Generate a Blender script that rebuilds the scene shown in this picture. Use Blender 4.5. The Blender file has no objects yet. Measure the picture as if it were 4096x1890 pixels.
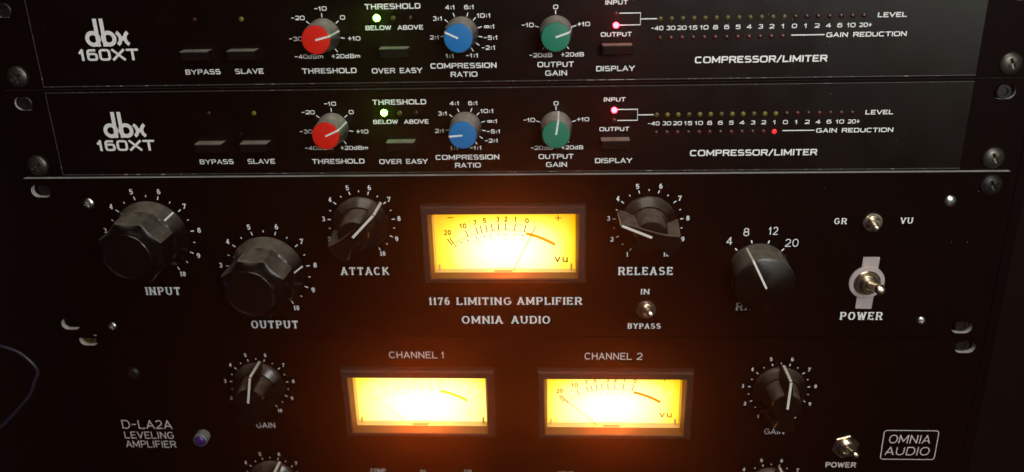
import bpy, math, random
from mathutils import Vector, Matrix
from mathutils.geometry import tessellate_polygon

MM = 0.001
random.seed(7)
scene = bpy.context.scene
COL = scene.collection

# ------------------------------------------------------------------ camera
cam_d = bpy.data.cameras.new("camera")
cam_d.sensor_width = 36.0
cam_d.lens = 30.763
cam_d.clip_start = 0.01
cam_d.clip_end = 20.0
cam_d.dof.use_dof = True
cam_d.dof.focus_distance = 0.425
cam_d.dof.aperture_fstop = 8.0
cam = bpy.data.objects.new("camera", cam_d)
cam.location = (0.0272572, -0.408418, 0.128174)
cam.rotation_euler = (1.196353, 0.0226858, 0.0478923)
COL.objects.link(cam)
scene.camera = cam

# ------------------------------------------------------------------ world, light, exposure
world = bpy.data.worlds.new("World")
scene.world = world
world.use_nodes = True
world.node_tree.nodes["Background"].inputs[0].default_value = (0.9, 0.62, 0.6, 1)
world.node_tree.nodes["Background"].inputs[1].default_value = 0.003

scene.view_settings.view_transform = 'Standard'
scene.view_settings.look = 'None'
scene.view_settings.exposure = 0.0
scene.view_settings.gamma = 1.0
scene.cycles.use_denoising = True
scene.cycles.sample_clamp_indirect = 6.0
scene.cycles.max_bounces = 6
scene.cycles.transparent_max_bounces = 8
scene.cycles.volume_bounces = 0


def area(name, loc, target, sx, sy, power, col):
    d = bpy.data.lights.new(name, 'AREA')
    d.shape = 'RECTANGLE'
    d.size, d.size_y = sx, sy
    d.energy = power
    d.color = col
    o = bpy.data.objects.new(name, d)
    o.location = loc
    o.rotation_euler = (Vector(target) - Vector(loc)).to_track_quat('-Z', 'Y').to_euler()
    COL.objects.link(o)
    return o


area("ceiling_lamp", (0.02, -0.36, 0.66), (0.0, 0.0, 0.0), 0.50, 0.30, 2.2, (1.0, 0.97, 0.90))
area("front_lamp", (0.26, -0.60, 0.25), (0.0, 0.0, -0.04), 0.22, 0.18, 3.6, (0.93, 1.0, 1.0))
area("room_window", (0.66, -0.85, 0.07), (0.19, 0.0, 0.08), 0.34, 0.24, 1.15, (0.80, 1.0, 0.88))
area("violet_lamp", (-0.62, -0.30, -0.25), (-0.2, 0.0, -0.1), 0.06, 0.06, 0.05, (0.35, 0.12, 1.0))
area("red_lamp", (0.50, -0.05, -0.42), (0.28, 0.0, -0.16), 0.05, 0.05, 0.03, (1.0, 0.05, 0.05))

# ------------------------------------------------------------------ materials


def new_mat(name):
    m = bpy.data.materials.new(name)
    m.use_nodes = True
    nt = m.node_tree
    return m, nt, nt.nodes["Principled BSDF"]


def simple(name, col, rough=0.5, metal=0.0, spec=0.5, bump=0.0, bscale=4000.0, vary=0.0, coat=0.0):
    m, nt, b = new_mat(name)
    b.inputs["Base Color"].default_value = (*col, 1)
    b.inputs["Roughness"].default_value = rough
    b.inputs["Metallic"].default_value = metal
    b.inputs["Specular IOR Level"].default_value = spec
    b.inputs["Coat Weight"].default_value = coat
    if bump or vary:
        tc = nt.nodes.new("ShaderNodeTexCoord")
        n = nt.nodes.new("ShaderNodeTexNoise")
        n.inputs["Scale"].default_value = bscale
        n.inputs["Detail"].default_value = 3.0
        nt.links.new(tc.outputs["Object"], n.inputs["Vector"])
        if bump:
            bp = nt.nodes.new("ShaderNodeBump")
            bp.inputs["Strength"].default_value = bump
            bp.inputs["Distance"].default_value = 0.0001
            nt.links.new(n.outputs["Fac"], bp.inputs["Height"])
            nt.links.new(bp.outputs["Normal"], b.inputs["Normal"])
        if vary:
            n2 = nt.nodes.new("ShaderNodeTexNoise")
            n2.inputs["Scale"].default_value = 55.0
            n2.inputs["Detail"].default_value = 5.0
            nt.links.new(tc.outputs["Object"], n2.inputs["Vector"])
            mr = nt.nodes.new("ShaderNodeMapRange")
            mr.inputs["From Min"].default_value = 0.3
            mr.inputs["From Max"].default_value = 0.7
            mr.inputs["To Min"].default_value = max(0.02, rough - vary)
            mr.inputs["To Max"].default_value = min(1.0, rough + vary)
            nt.links.new(n2.outputs["Fac"], mr.inputs["Value"])
            nt.links.new(mr.outputs["Result"], b.inputs["Roughness"])
    return m


def dusty(m, dust=(0.17, 0.15, 0.125), lo=0.15, hi=0.95, amount=1.0):
    """grey dust that has settled on the faces that look up"""
    nt = m.node_tree
    b = nt.nodes["Principled BSDF"]
    g = nt.nodes.new("ShaderNodeNewGeometry")
    sp = nt.nodes.new("ShaderNodeSeparateXYZ")
    mr = nt.nodes.new("ShaderNodeMapRange")
    mr.inputs["From Min"].default_value = lo
    mr.inputs["From Max"].default_value = hi
    tc = nt.nodes.new("ShaderNodeTexCoord")
    n = nt.nodes.new("ShaderNodeTexNoise")
    n.inputs["Scale"].default_value = 260.0
    n.inputs["Detail"].default_value = 6.0
    m2 = nt.nodes.new("ShaderNodeMapRange")
    m2.inputs["From Min"].default_value = 0.3
    m2.inputs["From Max"].default_value = 0.75
    m2.inputs["To Min"].default_value = 0.45 * amount
    m2.inputs["To Max"].default_value = 1.0 * amount
    mu = nt.nodes.new("ShaderNodeMath")
    mu.operation = 'MULTIPLY'
    mx = nt.nodes.new("ShaderNodeMix")
    mx.data_type = 'RGBA'
    mx.inputs["A"].default_value = b.inputs["Base Color"].default_value
    mx.inputs["B"].default_value = (*dust, 1)
    nt.links.new(g.outputs["True Normal"], sp.inputs[0])
    nt.links.new(sp.outputs["Z"], mr.inputs["Value"])
    nt.links.new(tc.outputs["Object"], n.inputs["Vector"])
    nt.links.new(n.outputs["Fac"], m2.inputs["Value"])
    nt.links.new(mr.outputs["Result"], mu.inputs[0])
    nt.links.new(m2.outputs["Result"], mu.inputs[1])
    nt.links.new(mu.outputs[0], mx.inputs["Factor"])
    nt.links.new(mx.outputs["Result"], b.inputs["Base Color"])
    return m


def emissive(name, col, strength):
    m, nt, b = new_mat(name)
    b.inputs["Base Color"].default_value = (*col, 1)
    b.inputs["Emission Color"].default_value = (*col, 1)
    b.inputs["Emission Strength"].default_value = strength
    return m


def worn_metal(name, col, edge=(0.55, 0.55, 0.52), lo=0.52, hi=0.62, scale=500.0, rough=0.4):
    """painted edge with the paint rubbed off in places"""
    m, nt, b = new_mat(name)
    tc = nt.nodes.new("ShaderNodeTexCoord")
    n = nt.nodes.new("ShaderNodeTexNoise")
    n.inputs["Scale"].default_value = scale
    n.inputs["Detail"].default_value = 4.0
    mr = nt.nodes.new("ShaderNodeMapRange")
    mr.inputs["From Min"].default_value = lo
    mr.inputs["From Max"].default_value = hi
    mx = nt.nodes.new("ShaderNodeMix")
    mx.data_type = 'RGBA'
    mx.inputs["A"].default_value = (*col, 1)
    mx.inputs["B"].default_value = (*edge, 1)
    nt.links.new(tc.outputs["Object"], n.inputs["Vector"])
    nt.links.new(n.outputs["Fac"], mr.inputs["Value"])
    nt.links.new(mr.outputs["Result"], mx.inputs["Factor"])
    nt.links.new(mx.outputs["Result"], b.inputs["Base Color"])
    b.inputs["Roughness"].default_value = rough
    return m


M = {}
M['overlay'] = simple("smoked_overlay_plastic", (0.0016, 0.0008, 0.0007), 0.30, bump=0.05, bscale=2500, vary=0.03, spec=0.33)
M['ear'] = simple("black_satin_paint", (0.0018, 0.0007, 0.001), 0.5, bump=0.25, bscale=3500, spec=0.05)
M['panel'] = simple("black_powder_coat", (0.0016, 0.0005, 0.0004), 0.6, bump=0.3, bscale=2600, spec=0.04, vary=0.06)
M['panel2'] = simple("black_engraved_panel", (0.0016, 0.0005, 0.0004), 0.62, bump=0.3, bscale=2200, spec=0.04, vary=0.06)
M['alu'] = simple("cut_aluminium_edge", (0.60, 0.60, 0.57), 0.45, 0.25, bump=0.4, bscale=1800, vary=0.1)
M['lip'] = worn_metal("worn_panel_edge", (0.05, 0.05, 0.048), edge=(0.3, 0.3, 0.28), lo=0.58, hi=0.75)
M['print'] = simple("white_screen_print", (0.88, 0.90, 0.88), 0.55, bump=0.2, bscale=3000)
M['print2'] = simple("engraved_white_fill", (0.86, 0.78, 0.74), 0.6, bump=0.2, bscale=3000)
M['void'] = simple("dark_gap", (0.004, 0.004, 0.004), 0.9, spec=0.1)
M['rail'] = simple("rack_rail_steel", (0.0015, 0.001, 0.0015), 0.6, bump=0.2, spec=0.04)
M['nickel'] = simple("nickel_plating", (0.74, 0.66, 0.52), 0.27, 1.0, bump=0.15, bscale=1500, vary=0.08)
M['plate'] = simple("frosted_metal_plate", (0.50, 0.44, 0.43), 0.6, 0.25, bump=0.3, vary=0.08)
M['zinc'] = simple("zinc_screw", (0.66, 0.70, 0.64), 0.32, 1.0, bump=0.25, bscale=1500, vary=0.1)
M['rackscrew'] = simple("dull_rack_screw", (0.10, 0.097, 0.082), 0.42, 0.9, bump=0.2, bscale=1200, vary=0.1)
M['blackscrew'] = simple("black_screw", (0.012, 0.012, 0.012), 0.45, 0.3)
M['brass'] = simple("brass_nut", (0.18, 0.15, 0.06), 0.4, 0.9, bump=0.2)
M['dbxknob'] = simple("grey_knob_plastic", (0.030, 0.030, 0.031), 0.33, bump=0.5, bscale=900, vary=0.1)
M['red'] = simple("red_cap", (0.66, 0.014, 0.006), 0.42, bump=0.15)
M['blue'] = simple("blue_cap", (0.008, 0.17, 0.47), 0.42, bump=0.15)
M['green'] = simple("green_cap", (0.007, 0.19, 0.115), 0.42, bump=0.15)
M['white'] = simple("white_pointer_paint", (0.78, 0.78, 0.76), 0.5)
M['cream'] = simple("cream_pointer_inlay", (0.74, 0.71, 0.63), 0.5)
M['bakelite'] = simple("black_bakelite", (0.005, 0.004, 0.0035), 0.24, spec=0.34, bump=0.3, bscale=700, vary=0.10)
M['bakecap'] = simple("polished_bakelite_cap", (0.004, 0.0035, 0.003), 0.25, bump=0.2, bscale=700, spec=0.5)
M['bakelite2'] = simple("dusty_black_bakelite", (0.003, 0.0022, 0.002), 0.30, spec=0.34, bump=0.45, bscale=800, vary=0.12)
M['button'] = simple("black_push_button", (0.003, 0.002, 0.002), 0.55, bump=0.3, bscale=1500, vary=0.1, spec=0.12)
M['bezel'] = simple("meter_bezel_plastic", (0.016, 0.012, 0.010), 0.5, bump=0.4, bscale=2200, vary=0.1)
M['bezel_glow'] = simple("meter_bezel_painted_glow", (0.15, 0.052, 0.006), 0.7, bump=0.4, bscale=2200, vary=0.1)  # black plastic walls; the card's orange light is painted into this colour
M['housing'] = simple("amber_meter_housing", (0.75, 0.55, 0.25), 0.4)
# meter inks and needles emit: card glow and glare put into their colours
INK, FAINT, ARC, NEEDLE = [], [], [], []
for k, (a, b_, c) in enumerate((((0.10, 0.03, 0.0), (1.25, 0.85, 0.16), (0.80, 0.30, 0.0)), ((0.30, 0.12, 0.0), (1.5, 1.1, 0.4), (0.80, 0.26, 0.0)), ((1.0, 0.85, 0.25), (1.6, 1.4, 0.9), (0.9, 0.72, 0.02)))):
    INK.append(emissive("meter_scale_ink", a, 1.0))
    FAINT.append(emissive("meter_scale_faint_ink", b_, 1.0))
    ARC.append(emissive("meter_scale_arc", c, 1.0))
    NEEDLE.append(emissive("meter_needle_glare", ((0.30, 0.17, 0.0), (0.30, 0.17, 0.0), (1.0, 0.9, 0.35))[k], 1.0))
M['led_y'] = simple("unlit_yellow_led", (0.15, 0.125, 0.016), 0.35)
M['led_y2'] = simple("unlit_dark_yellow_led", (0.075, 0.062, 0.010), 0.35)
M['led_r'] = simple("unlit_red_led", (0.065, 0.005, 0.003), 0.35)
M['led_r2'] = simple("unlit_dull_red_led", (0.030, 0.004, 0.003), 0.35)
M['led_green_on'] = emissive("lit_green_led", (0.13, 1.0, 0.040), 55.0)
M['led_red_on'] = emissive("lit_red_led", (1.0, 0.022, 0.035), 38.0)
M['led_red_dim'] = emissive("faintly_lit_red_led", (1.0, 0.02, 0.03), 1.1)
M['lamp_lens'] = simple("violet_indicator_lens", (0.06, 0.02, 0.16), 0.12, coat=1.0)
M['chrome'] = simple("chrome_ring", (0.40, 0.45, 0.44), 0.35, 0.6)
M['cable'] = simple("black_cable_sheath", (0.030, 0.026, 0.040), 0.28, bump=0.2)
M['dust'] = simple("pale_dust", (0.42, 0.40, 0.37), 0.9)


dusty(M['bakelite'], (0.15, 0.125, 0.095), lo=0.3)
dusty(M['bakelite2'], (0.17, 0.16, 0.125), lo=0.25)
dusty(M['dbxknob'], (0.42, 0.38, 0.33), lo=0.0)
dusty(M['button'], (0.32, 0.30, 0.25), lo=0.6)


def window_mat():
    m = bpy.data.materials.new("clear_meter_window")
    m.use_nodes = True
    nt = m.node_tree
    nt.nodes.clear()
    out = nt.nodes.new("ShaderNodeOutputMaterial")
    mix = nt.nodes.new("ShaderNodeMixShader")
    tr = nt.nodes.new("ShaderNodeBsdfTransparent")
    gl = nt.nodes.new("ShaderNodeBsdfGlossy")
    gl.inputs["Roughness"].default_value = 0.08
    mix.inputs[0].default_value = 0.04
    nt.links.new(tr.outputs[0], mix.inputs[1])
    nt.links.new(gl.outputs[0], mix.inputs[2])
    nt.links.new(mix.outputs[0], out.inputs["Surface"])
    return m


M['window'] = window_mat()


def card_mat(name, gain, cx, wx=33.0, wz=19.0):
    """translucent amber scale card lit from behind by a bulb low in the housing: amber at its rim, white over the bulb"""
    m, nt, b = new_mat(name)
    b.inputs["Base Color"].default_value = (0.3, 0.22, 0.08, 1)
    b.inputs["Emission Strength"].default_value = 1.0
    tc = nt.nodes.new("ShaderNodeTexCoord")
    mp = nt.nodes.new("ShaderNodeMapping")
    mp.vector_type = 'TEXTURE'
    mp.inputs["Location"].default_value = (cx * MM, 0, -7.0 * MM)
    mp.inputs["Scale"].default_value = (wx * MM * 1.6 * gain, 1.0, wz * MM * 1.6 * gain)
    ab = nt.nodes.new("ShaderNodeVectorMath")
    ab.operation = 'ABSOLUTE'
    sp = nt.nodes.new("ShaderNodeSeparateXYZ")
    px = nt.nodes.new("ShaderNodeMath"); px.operation = 'POWER'; px.inputs[1].default_value = 2.8
    pz = nt.nodes.new("ShaderNodeMath"); pz.operation = 'POWER'; pz.inputs[1].default_value = 2.8
    ad = nt.nodes.new("ShaderNodeMath"); ad.operation = 'ADD'
    rt = nt.nodes.new("ShaderNodeMath"); rt.operation = 'POWER'; rt.inputs[1].default_value = 1 / 2.8
    cr = nt.nodes.new("ShaderNodeValToRGB")
    stops = [(0.0, (32.0, 8.5, 1.5)), (0.14, (20.0, 6.0, 1.3)), (0.25, (6.0, 2.8, 1.05)), (0.36, (2.2, 1.7, 0.74)), (0.48, (1.7, 1.5, 0.40)),
             (0.57, (1.55, 1.25, 0.08)), (0.68, (1.45, 0.88, 0.002)), (0.80, (1.2, 0.52, 0.001)), (1.0, (0.95, 0.34, 0.0))]
    e = cr.color_ramp.elements
    e[0].position, e[0].color = stops[0][0], (*stops[0][1], 1)
    e[1].position, e[1].color = stops[-1][0], (*stops[-1][1], 1)
    for p, c in stops[1:-1]:
        q = e.new(p)
        q.color = (*c, 1)
    nt.links.new(tc.outputs["Object"], mp.inputs["Vector"])
    nt.links.new(mp.outputs["Vector"], ab.inputs[0])
    nt.links.new(ab.outputs[0], sp.inputs[0])
    nt.links.new(sp.outputs["X"], px.inputs[0])
    nt.links.new(sp.outputs["Z"], pz.inputs[0])
    nt.links.new(px.outputs[0], ad.inputs[0])
    nt.links.new(pz.outputs[0], ad.inputs[1])
    nt.links.new(ad.outputs[0], rt.inputs[0])
    nt.links.new(rt.outputs[0], cr.inputs["Fac"])
    nt.links.new(cr.outputs["Color"], b.inputs["Emission Color"])
    return m


# ------------------------------------------------------------------ mesh helpers (all in millimetres)
class MB:
    """collects geometry in mm; x right, z up, y into the rack (so -y faces the viewer)"""

    def __init__(self):
        self.v, self.f, self.m = [], [], []

    def face(self, pts, mi=0):
        n = len(self.v)
        self.v += [tuple(p) for p in pts]
        self.f.append(tuple(range(n, n + len(pts))))
        self.m.append(mi)

    def mesh_in(self, verts, faces, mi=0):
        n = len(self.v)
        self.v += [tuple(p) for p in verts]
        for f in faces:
            self.f.append(tuple(i + n for i in f))
            self.m.append(mi)

    def box(self, x0, x1, y0, y1, z0, z1, mi=0, bev=0.0):
        b = bev
        if not b:
            vs = [(x, y, z) for x in (x0, x1) for y in (y0, y1) for z in (z0, z1)]
            self.mesh_in(vs, [(0, 1, 3, 2), (4, 6, 7, 5), (0, 4, 5, 1), (2, 3, 7, 6), (0, 2, 6, 4), (1, 5, 7, 3)], mi)
            return
        # front (y0) edges chamfered
        out = [(x0, z0), (x1, z0), (x1, z1), (x0, z1)]
        inn = [(x0 + b, z0 + b), (x1 - b, z0 + b), (x1 - b, z1 - b), (x0 + b, z1 - b)]
        vs = [(x, y1, z) for x, z in out] + [(x, y0 + b, z) for x, z in out] + [(x, y0, z) for x, z in inn]
        fs = [(0, 1, 2, 3), (8, 9, 10, 11)]
        for a in range(4):
            c = (a + 1) % 4
            fs += [(a, c, 4 + c, 4 + a), (4 + a, 4 + c, 8 + c, 8 + a)]
        self.mesh_in(vs, fs, mi)

    def lathe(self, prof, seg=48, cx=0, cz=0, mi=0, cap=True, rfun=None):
        """prof: (radius, height toward viewer)"""
        n = len(self.v)
        for r, h in prof:
            for k in range(seg):
                a = 2 * math.pi * k / seg
                rr = r if rfun is None else rfun(r, h, a)
                self.v.append((cx + rr * math.sin(a), -h, cz + rr * math.cos(a)))
        for i in range(len(prof) - 1):
            for k in range(seg):
                k2 = (k + 1) % seg
                self.f.append((n + i * seg + k, n + i * seg + k2, n + (i + 1) * seg + k2, n + (i + 1) * seg + k))
                self.m.append(mi)
        if cap:
            self.f.append(tuple(n + (len(prof) - 1) * seg + k for k in range(seg)))
            self.m.append(mi)

    def prism(self, outline, y0, y1, mi=0, bev=0.0):
        """outline (x,z) extruded from y1 (back) to y0 (front), front edge chamfered toward the centroid"""
        k = len(outline)
        n = len(self.v)
        cx = sum(p[0] for p in outline) / k
        cz = sum(p[1] for p in outline) / k
        rings = [[(x, y1, z) for x, z in outline], [(x, y0 + bev, z) for x, z in outline]]
        if bev:
            r = []
            for x, z in outline:
                d = math.hypot(x - cx, z - cz) or 1
                s = max(0.0, (d - bev) / d)
                r.append((cx + (x - cx) * s, y0, cz + (z - cz) * s))
            rings.append(r)
        for r in rings:
            self.v += r
        for i in range(len(rings) - 1):
            for a in range(k):
                b = (a + 1) % k
                self.f.append((n + i * k + a, n + i * k + b, n + (i + 1) * k + b, n + (i + 1) * k + a))
                self.m.append(mi)
        tris = tessellate_polygon([[Vector((p[0], p[2], 0)) for p in rings[-1]]])
        off = n + (len(rings) - 1) * k
        for t in tris:
            self.f.append(tuple(off + q for q in t))
            self.m.append(mi)

    def plate(self, outer, holes, y0, y1, mi=0, mi_edge=1, mi_hole=1):
        """flat plate with holes; the cut edges take their own material"""
        loops = [outer] + holes
        tris = tessellate_polygon([[Vector((x, z, 0)) for x, z in lp] for lp in loops])
        flat = [p for lp in loops for p in lp]
        for y in (y0, y1):
            self.mesh_in([(x, y, z) for x, z in flat], tris, mi)
        for i, lp in enumerate(loops):
            k = len(lp)
            self.mesh_in([(x, y0, z) for x, z in lp] + [(x, y1, z) for x, z in lp],
                         [(a, (a + 1) % k, k + (a + 1) % k, k + a) for a in range(k)], mi_edge if i == 0 else mi_hole)

    def tube(self, pts, r, seg=10, mi=0):
        n = len(self.v)
        P = [Vector(p) for p in pts]
        up = Vector((0, 1, 0))
        for i, p in enumerate(P):
            t = (P[min(i + 1, len(P) - 1)] - P[max(i - 1, 0)]).normalized()
            a = t.cross(up)
            if a.length < 1e-4:
                a = t.cross(Vector((1, 0, 0)))
            a.normalize()
            b = t.cross(a).normalized()
            for k in range(seg):
                w = 2 * math.pi * k / seg
                self.v.append(tuple(p + r * (math.cos(w) * a + math.sin(w) * b)))
        for i in range(len(P) - 1):
            for k in range(seg):
                k2 = (k + 1) % seg
                self.f.append((n + i * seg + k, n + i * seg + k2, n + (i + 1) * seg + k2, n + (i + 1) * seg + k))
                self.m.append(mi)

    def mesh(self, name, mats, smooth=False, angle=35):
        me = bpy.data.meshes.new(name)
        me.from_pydata([(x * MM, y * MM, z * MM) for x, y, z in self.v], [], self.f)
        for m in mats:
            me.materials.append(m)
        me.polygons.foreach_set("material_index", self.m)
        import bmesh
        bm = bmesh.new()
        bm.from_mesh(me)
        bmesh.ops.remove_doubles(bm, verts=bm.verts, dist=1e-7)
        if smooth:
            bmesh.ops.recalc_face_normals(bm, faces=bm.faces)
        bm.to_mesh(me)
        bm.free()
        if smooth:
            for p in me.polygons:
                p.use_smooth = True
            me.set_sharp_from_angle(angle=math.radians(angle))
        me.update()
        return me


CACHE = {}


def mesh_of(key, mats, build, smooth=False, angle=35):
    """one mesh per key, shared by every copy"""
    if key not in CACHE:
        mb = MB()
        build(mb)
        CACHE[key] = mb.mesh(key if isinstance(key, str) else str(key[0]), mats, smooth, angle)
    return CACHE[key]


def link(name, me, parent=None, at=(0, 0, 0), rot=0.0, label=None, kind=None):
    o = bpy.data.objects.new(name, me)
    COL.objects.link(o)
    o.location = tuple(c * MM for c in at)
    if rot:
        o.rotation_euler = (0, math.radians(rot), 0)
    if parent is not None:
        o.parent = parent
    if label:
        o["label"] = label
    if kind:
        o["kind"] = kind
    return o


def part(name, mb, mats, parent, at=(0, 0, 0), rot=0.0, smooth=False, angle=35, label=None, kind=None):
    if not isinstance(mats, (list, tuple)):
        mats = [mats]
    return link(name, mb.mesh(name, mats, smooth, angle), parent, at, rot, label, kind)


def thing(name, at, label, cat, group=None):
    o = bpy.data.objects.new(name, None)
    o.empty_display_size = 0.01
    COL.objects.link(o)
    o.location = tuple(c * MM for c in at)
    o["label"] = label
    o["category"] = cat
    if group:
        o["group"] = group
    return o


# ------------------------------------------------------------------ stroke lettering
def arc(cx, cy, rx, ry, a0, a1, n=2.0, k=14):
    pts = []
    for i in range(k + 1):
        a = math.radians(a0 + (a1 - a0) * i / k)
        c, s = math.cos(a), math.sin(a)
        pts.append((cx + rx * math.copysign(abs(c) ** (2 / n), c), cy + ry * math.copysign(abs(s) ** (2 / n), s)))
    return pts


def glyph(ch, n):
    """strokes in a unit box (x 0..1, y 0..1) and relative width"""
    A = lambda *a, **k: arc(*a, n=n, **k)
    g = {
        'A': ([[(0, 0), (.5, 1)], [(.5, 1), (1, 0)], [(.18, .3), (.82, .3)]], 1.0),
        'B': ([[(.05, 0), (.05, 1)], [(.05, 1), (.55, 1)] + A(.6, .76, .33, .24, 90, -90) + [(.05, .52)], [(.55, .52)] + A(.6, .26, .4, .26, 90, -90) + [(.05, 0)]], .92),
        'C': ([A(.5, .5, .5, .5, 42, 318, k=24)], 1.0),
        'D': ([[(.05, 0), (.05, 1)], [(.05, 1), (.45, 1)] + A(.5, .5, .5, .5, 90, -90, k=18) + [(.45, 0), (.05, 0)]], 1.0),
        'E': ([[(.05, 0), (.05, 1)], [(.05, 1), (.95, 1)], [(.05, .52), (.8, .52)], [(.05, 0), (1, 0)]], .88),
        'F': ([[(.05, 0), (.05, 1)], [(.05, 1), (.95, 1)], [(.05, .5), (.8, .5)]], .84),
        'G': ([A(.5, .5, .5, .5, 42, 350, k=24) + [(.98, .46), (.58, .46)]], 1.05),
        'H': ([[(.05, 0), (.05, 1)], [(.95, 0), (.95, 1)], [(.05, .52), (.95, .52)]], 1.0),
        'I': ([[(.5, 0), (.5, 1)]], .16),
        'J': ([[(.9, 1), (.9, .4)] + A(.45, .35, .45, .35, 0, -170)], .8),
        'K': ([[(.05, 0), (.05, 1)], [(.05, .4), (.9, 1)], [(.35, .6), (1, 0)]], 1.0),
        'L': ([[(.05, 1), (.05, 0)], [(.05, 0), (1, 0)]], .82),
        'M': ([[(.03, 0), (.03, 1)], [(.03, 1), (.5, .2)], [(.5, .2), (.97, 1)], [(.97, 1), (.97, 0)]], 1.2),
        'N': ([[(.05, 0), (.05, 1)], [(.05, 1), (.95, 0)], [(.95, 0), (.95, 1)]], 1.02),
        'O': ([A(.5, .5, .5, .5, 0, 360, k=32)], 1.06),
        'P': ([[(.05, 0), (.05, 1)], [(.05, 1), (.6, 1)] + A(.62, .73, .38, .27, 90, -90) + [(.05, .46)]], .92),
        'R': ([[(.05, 0), (.05, 1)], [(.05, 1), (.6, 1)] + A(.62, .74, .36, .26, 90, -90) + [(.05, .48)], [(.6, .48), (1, 0)]], .98),
        'S': ([A(.5, .76, .46, .24, 30, 270) + A(.5, .26, .5, .26, 90, -155)], .92),
        'T': ([[(.5, 0), (.5, 1)], [(0, 1), (1, 1)]], .92),
        'U': ([[(.04, 1), (.04, .42)] + A(.5, .42, .46, .42, 180, 360) + [(.96, 1)]], 1.0),
        'V': ([[(0, 1), (.5, 0)], [(.5, 0), (1, 1)]], 1.0),
        'W': ([[(0, 1), (.25, 0)], [(.25, 0), (.5, .9)], [(.5, .9), (.75, 0)], [(.75, 0), (1, 1)]], 1.35),
        'X': ([[(0, 0), (1, 1)], [(0, 1), (1, 0)]], 1.0),
        'Y': ([[(0, 1), (.5, .45)], [(1, 1), (.5, .45)], [(.5, .45), (.5, 0)]], 1.0),
        'Z': ([[(0, 1), (1, 1)], [(1, 1), (0, 0)], [(0, 0), (1, 0)]], .9),
        '0': ([A(.5, .5, .5, .5, 0, 360, k=32)], .86),
        '1': ([[(0, .72), (.6, 1)], [(.6, 1), (.6, 0)]], .42),
        '2': ([A(.5, .70, .47, .30, 165, -35) + [(.02, .05)], [(0, 0), (1, 0)]], .8),
        '3': ([A(.5, .75, .43, .25, 150, -90), A(.5, .26, .5, .26, 90, -155)], .8),
        '4': ([[(.74, 0), (.74, 1)], [(.74, 1), (0, .28)], [(0, .28), (1, .28)]], .86),
        '5': ([[(.95, 1), (.14, 1)], [(.14, 1), (.08, .52)], [(.08, .52)] + A(.48, .31, .5, .31, 130, -155)], .8),
        '6': ([A(.5, .31, .48, .31, 0, 360, k=24), A(.56, .5, .54, .5, 60, 190)], .82),
        '7': ([[(0, 1), (1, 1)], [(1, 1), (.35, 0)]], .78),
        '8': ([A(.5, .76, .42, .24, 0, 360, k=22), A(.5, .26, .5, .26, 0, 360, k=22)], .82),
        '9': ([A(.5, .69, .48, .31, 0, 360, k=24), A(.44, .5, .54, .5, 10, -120)], .82),
        '-': ([[(.08, .5), (.92, .5)]], .62),
        '+': ([[(.05, .5), (.95, .5)], [(.5, .08), (.5, .92)]], .72),
        ':': ([[(.5, .10), (.5, .20)], [(.5, .62), (.5, .72)]], .34),
        '/': ([[(0, -.06), (1, 1.06)]], .62),
        '.': ([[(.5, 0), (.5, .16)]], .12),
        'd': ([A(.45, .33, .42, .33, 0, 360, k=22), [(.88, 0), (.88, 1)]], .8),
        'm': ([[(.03, 0), (.03, .66)], [(.03, .4)] + A(.27, .42, .24, .24, 180, 0) + [(.51, 0)], [(.51, .4)] + A(.74, .42, .23, .24, 180, 0) + [(.97, 0)]], 1.1),
        'u': ([[(.06, .95), (.06, .35)] + A(.5, .35, .44, .33, 180, 360) + [(.94, .95)], [(.94, .3), (.94, 0)]], .82),
        'v': ([[(0, .95), (.5, 0)], [(.5, 0), (1, .95)]], .8),
        '@': ([A(.26, .45, .25, .27, 0, 360, k=20), A(.74, .45, .25, .27, 0, 360, k=20)], 1.15),   # infinity
        ' ': ([], .55),
    }
    return g[ch]


STYLE = {
    'wide': dict(n=4.2, wv=.115, wh=.096, gap=.26, wide=1.45, serif=0),
    'wide_light': dict(n=4.2, wv=.100, wh=.090, gap=.24, wide=1.35, serif=0),
    'slab': dict(n=2.2, wv=.085, wh=.055, gap=.20, wide=.95, serif=.15),
    'sans': dict(n=2.3, wv=.05, wh=.05, gap=.28, wide=.85, serif=0),
    'thin': dict(n=2.2, wv=.036, wh=.036, gap=.30, wide=.66, serif=0),
}


def ribbon(mb, pts, hv, hh, y, mi=0, ext=0.0):
    """flat stroke through (x,z) points; half width hv for upright runs, hh for level runs"""
    P = [pts[0]]
    for p in pts[1:]:
        if math.hypot(p[0] - P[-1][0], p[1] - P[-1][1]) > 1e-4:
            P.append(p)
    if len(P) < 2:
        return
    closed = len(P) > 3 and math.hypot(P[0][0] - P[-1][0], P[0][1] - P[-1][1]) < 2e-3
    if closed:
        P = P[:-1]
    n = len(P)
    if not closed and ext:
        def push(a, b):
            d = math.hypot(b[0] - a[0], b[1] - a[1])
            return (b[0] + (b[0] - a[0]) / d * ext, b[1] + (b[1] - a[1]) / d * ext)
        P[0], P[-1] = push(P[1], P[0]), push(P[-2], P[-1])
    L, R = [], []
    for i in range(n):
        a = P[i - 1] if (i > 0 or closed) else P[i]
        b = P[(i + 1) % n] if (i < n - 1 or closed) else P[i]
        dx, dz = b[0] - a[0], b[1] - a[1]
        d = math.hypot(dx, dz) or 1
        dx, dz = dx / d, dz / d
        h = hv * abs(dz) + hh * abs(dx)
        h = h / max(.7, abs(dz) + abs(dx)) if abs(dz) + abs(dx) > 1 else h
        L.append((P[i][0] - dz * h, y, P[i][1] + dx * h))
        R.append((P[i][0] + dz * h, y, P[i][1] - dx * h))
    m = n if closed else n - 1
    mb.mesh_in(L + R, [(i, (i + 1) % n, n + (i + 1) % n, n + i) for i in range(m)], mi)


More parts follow.
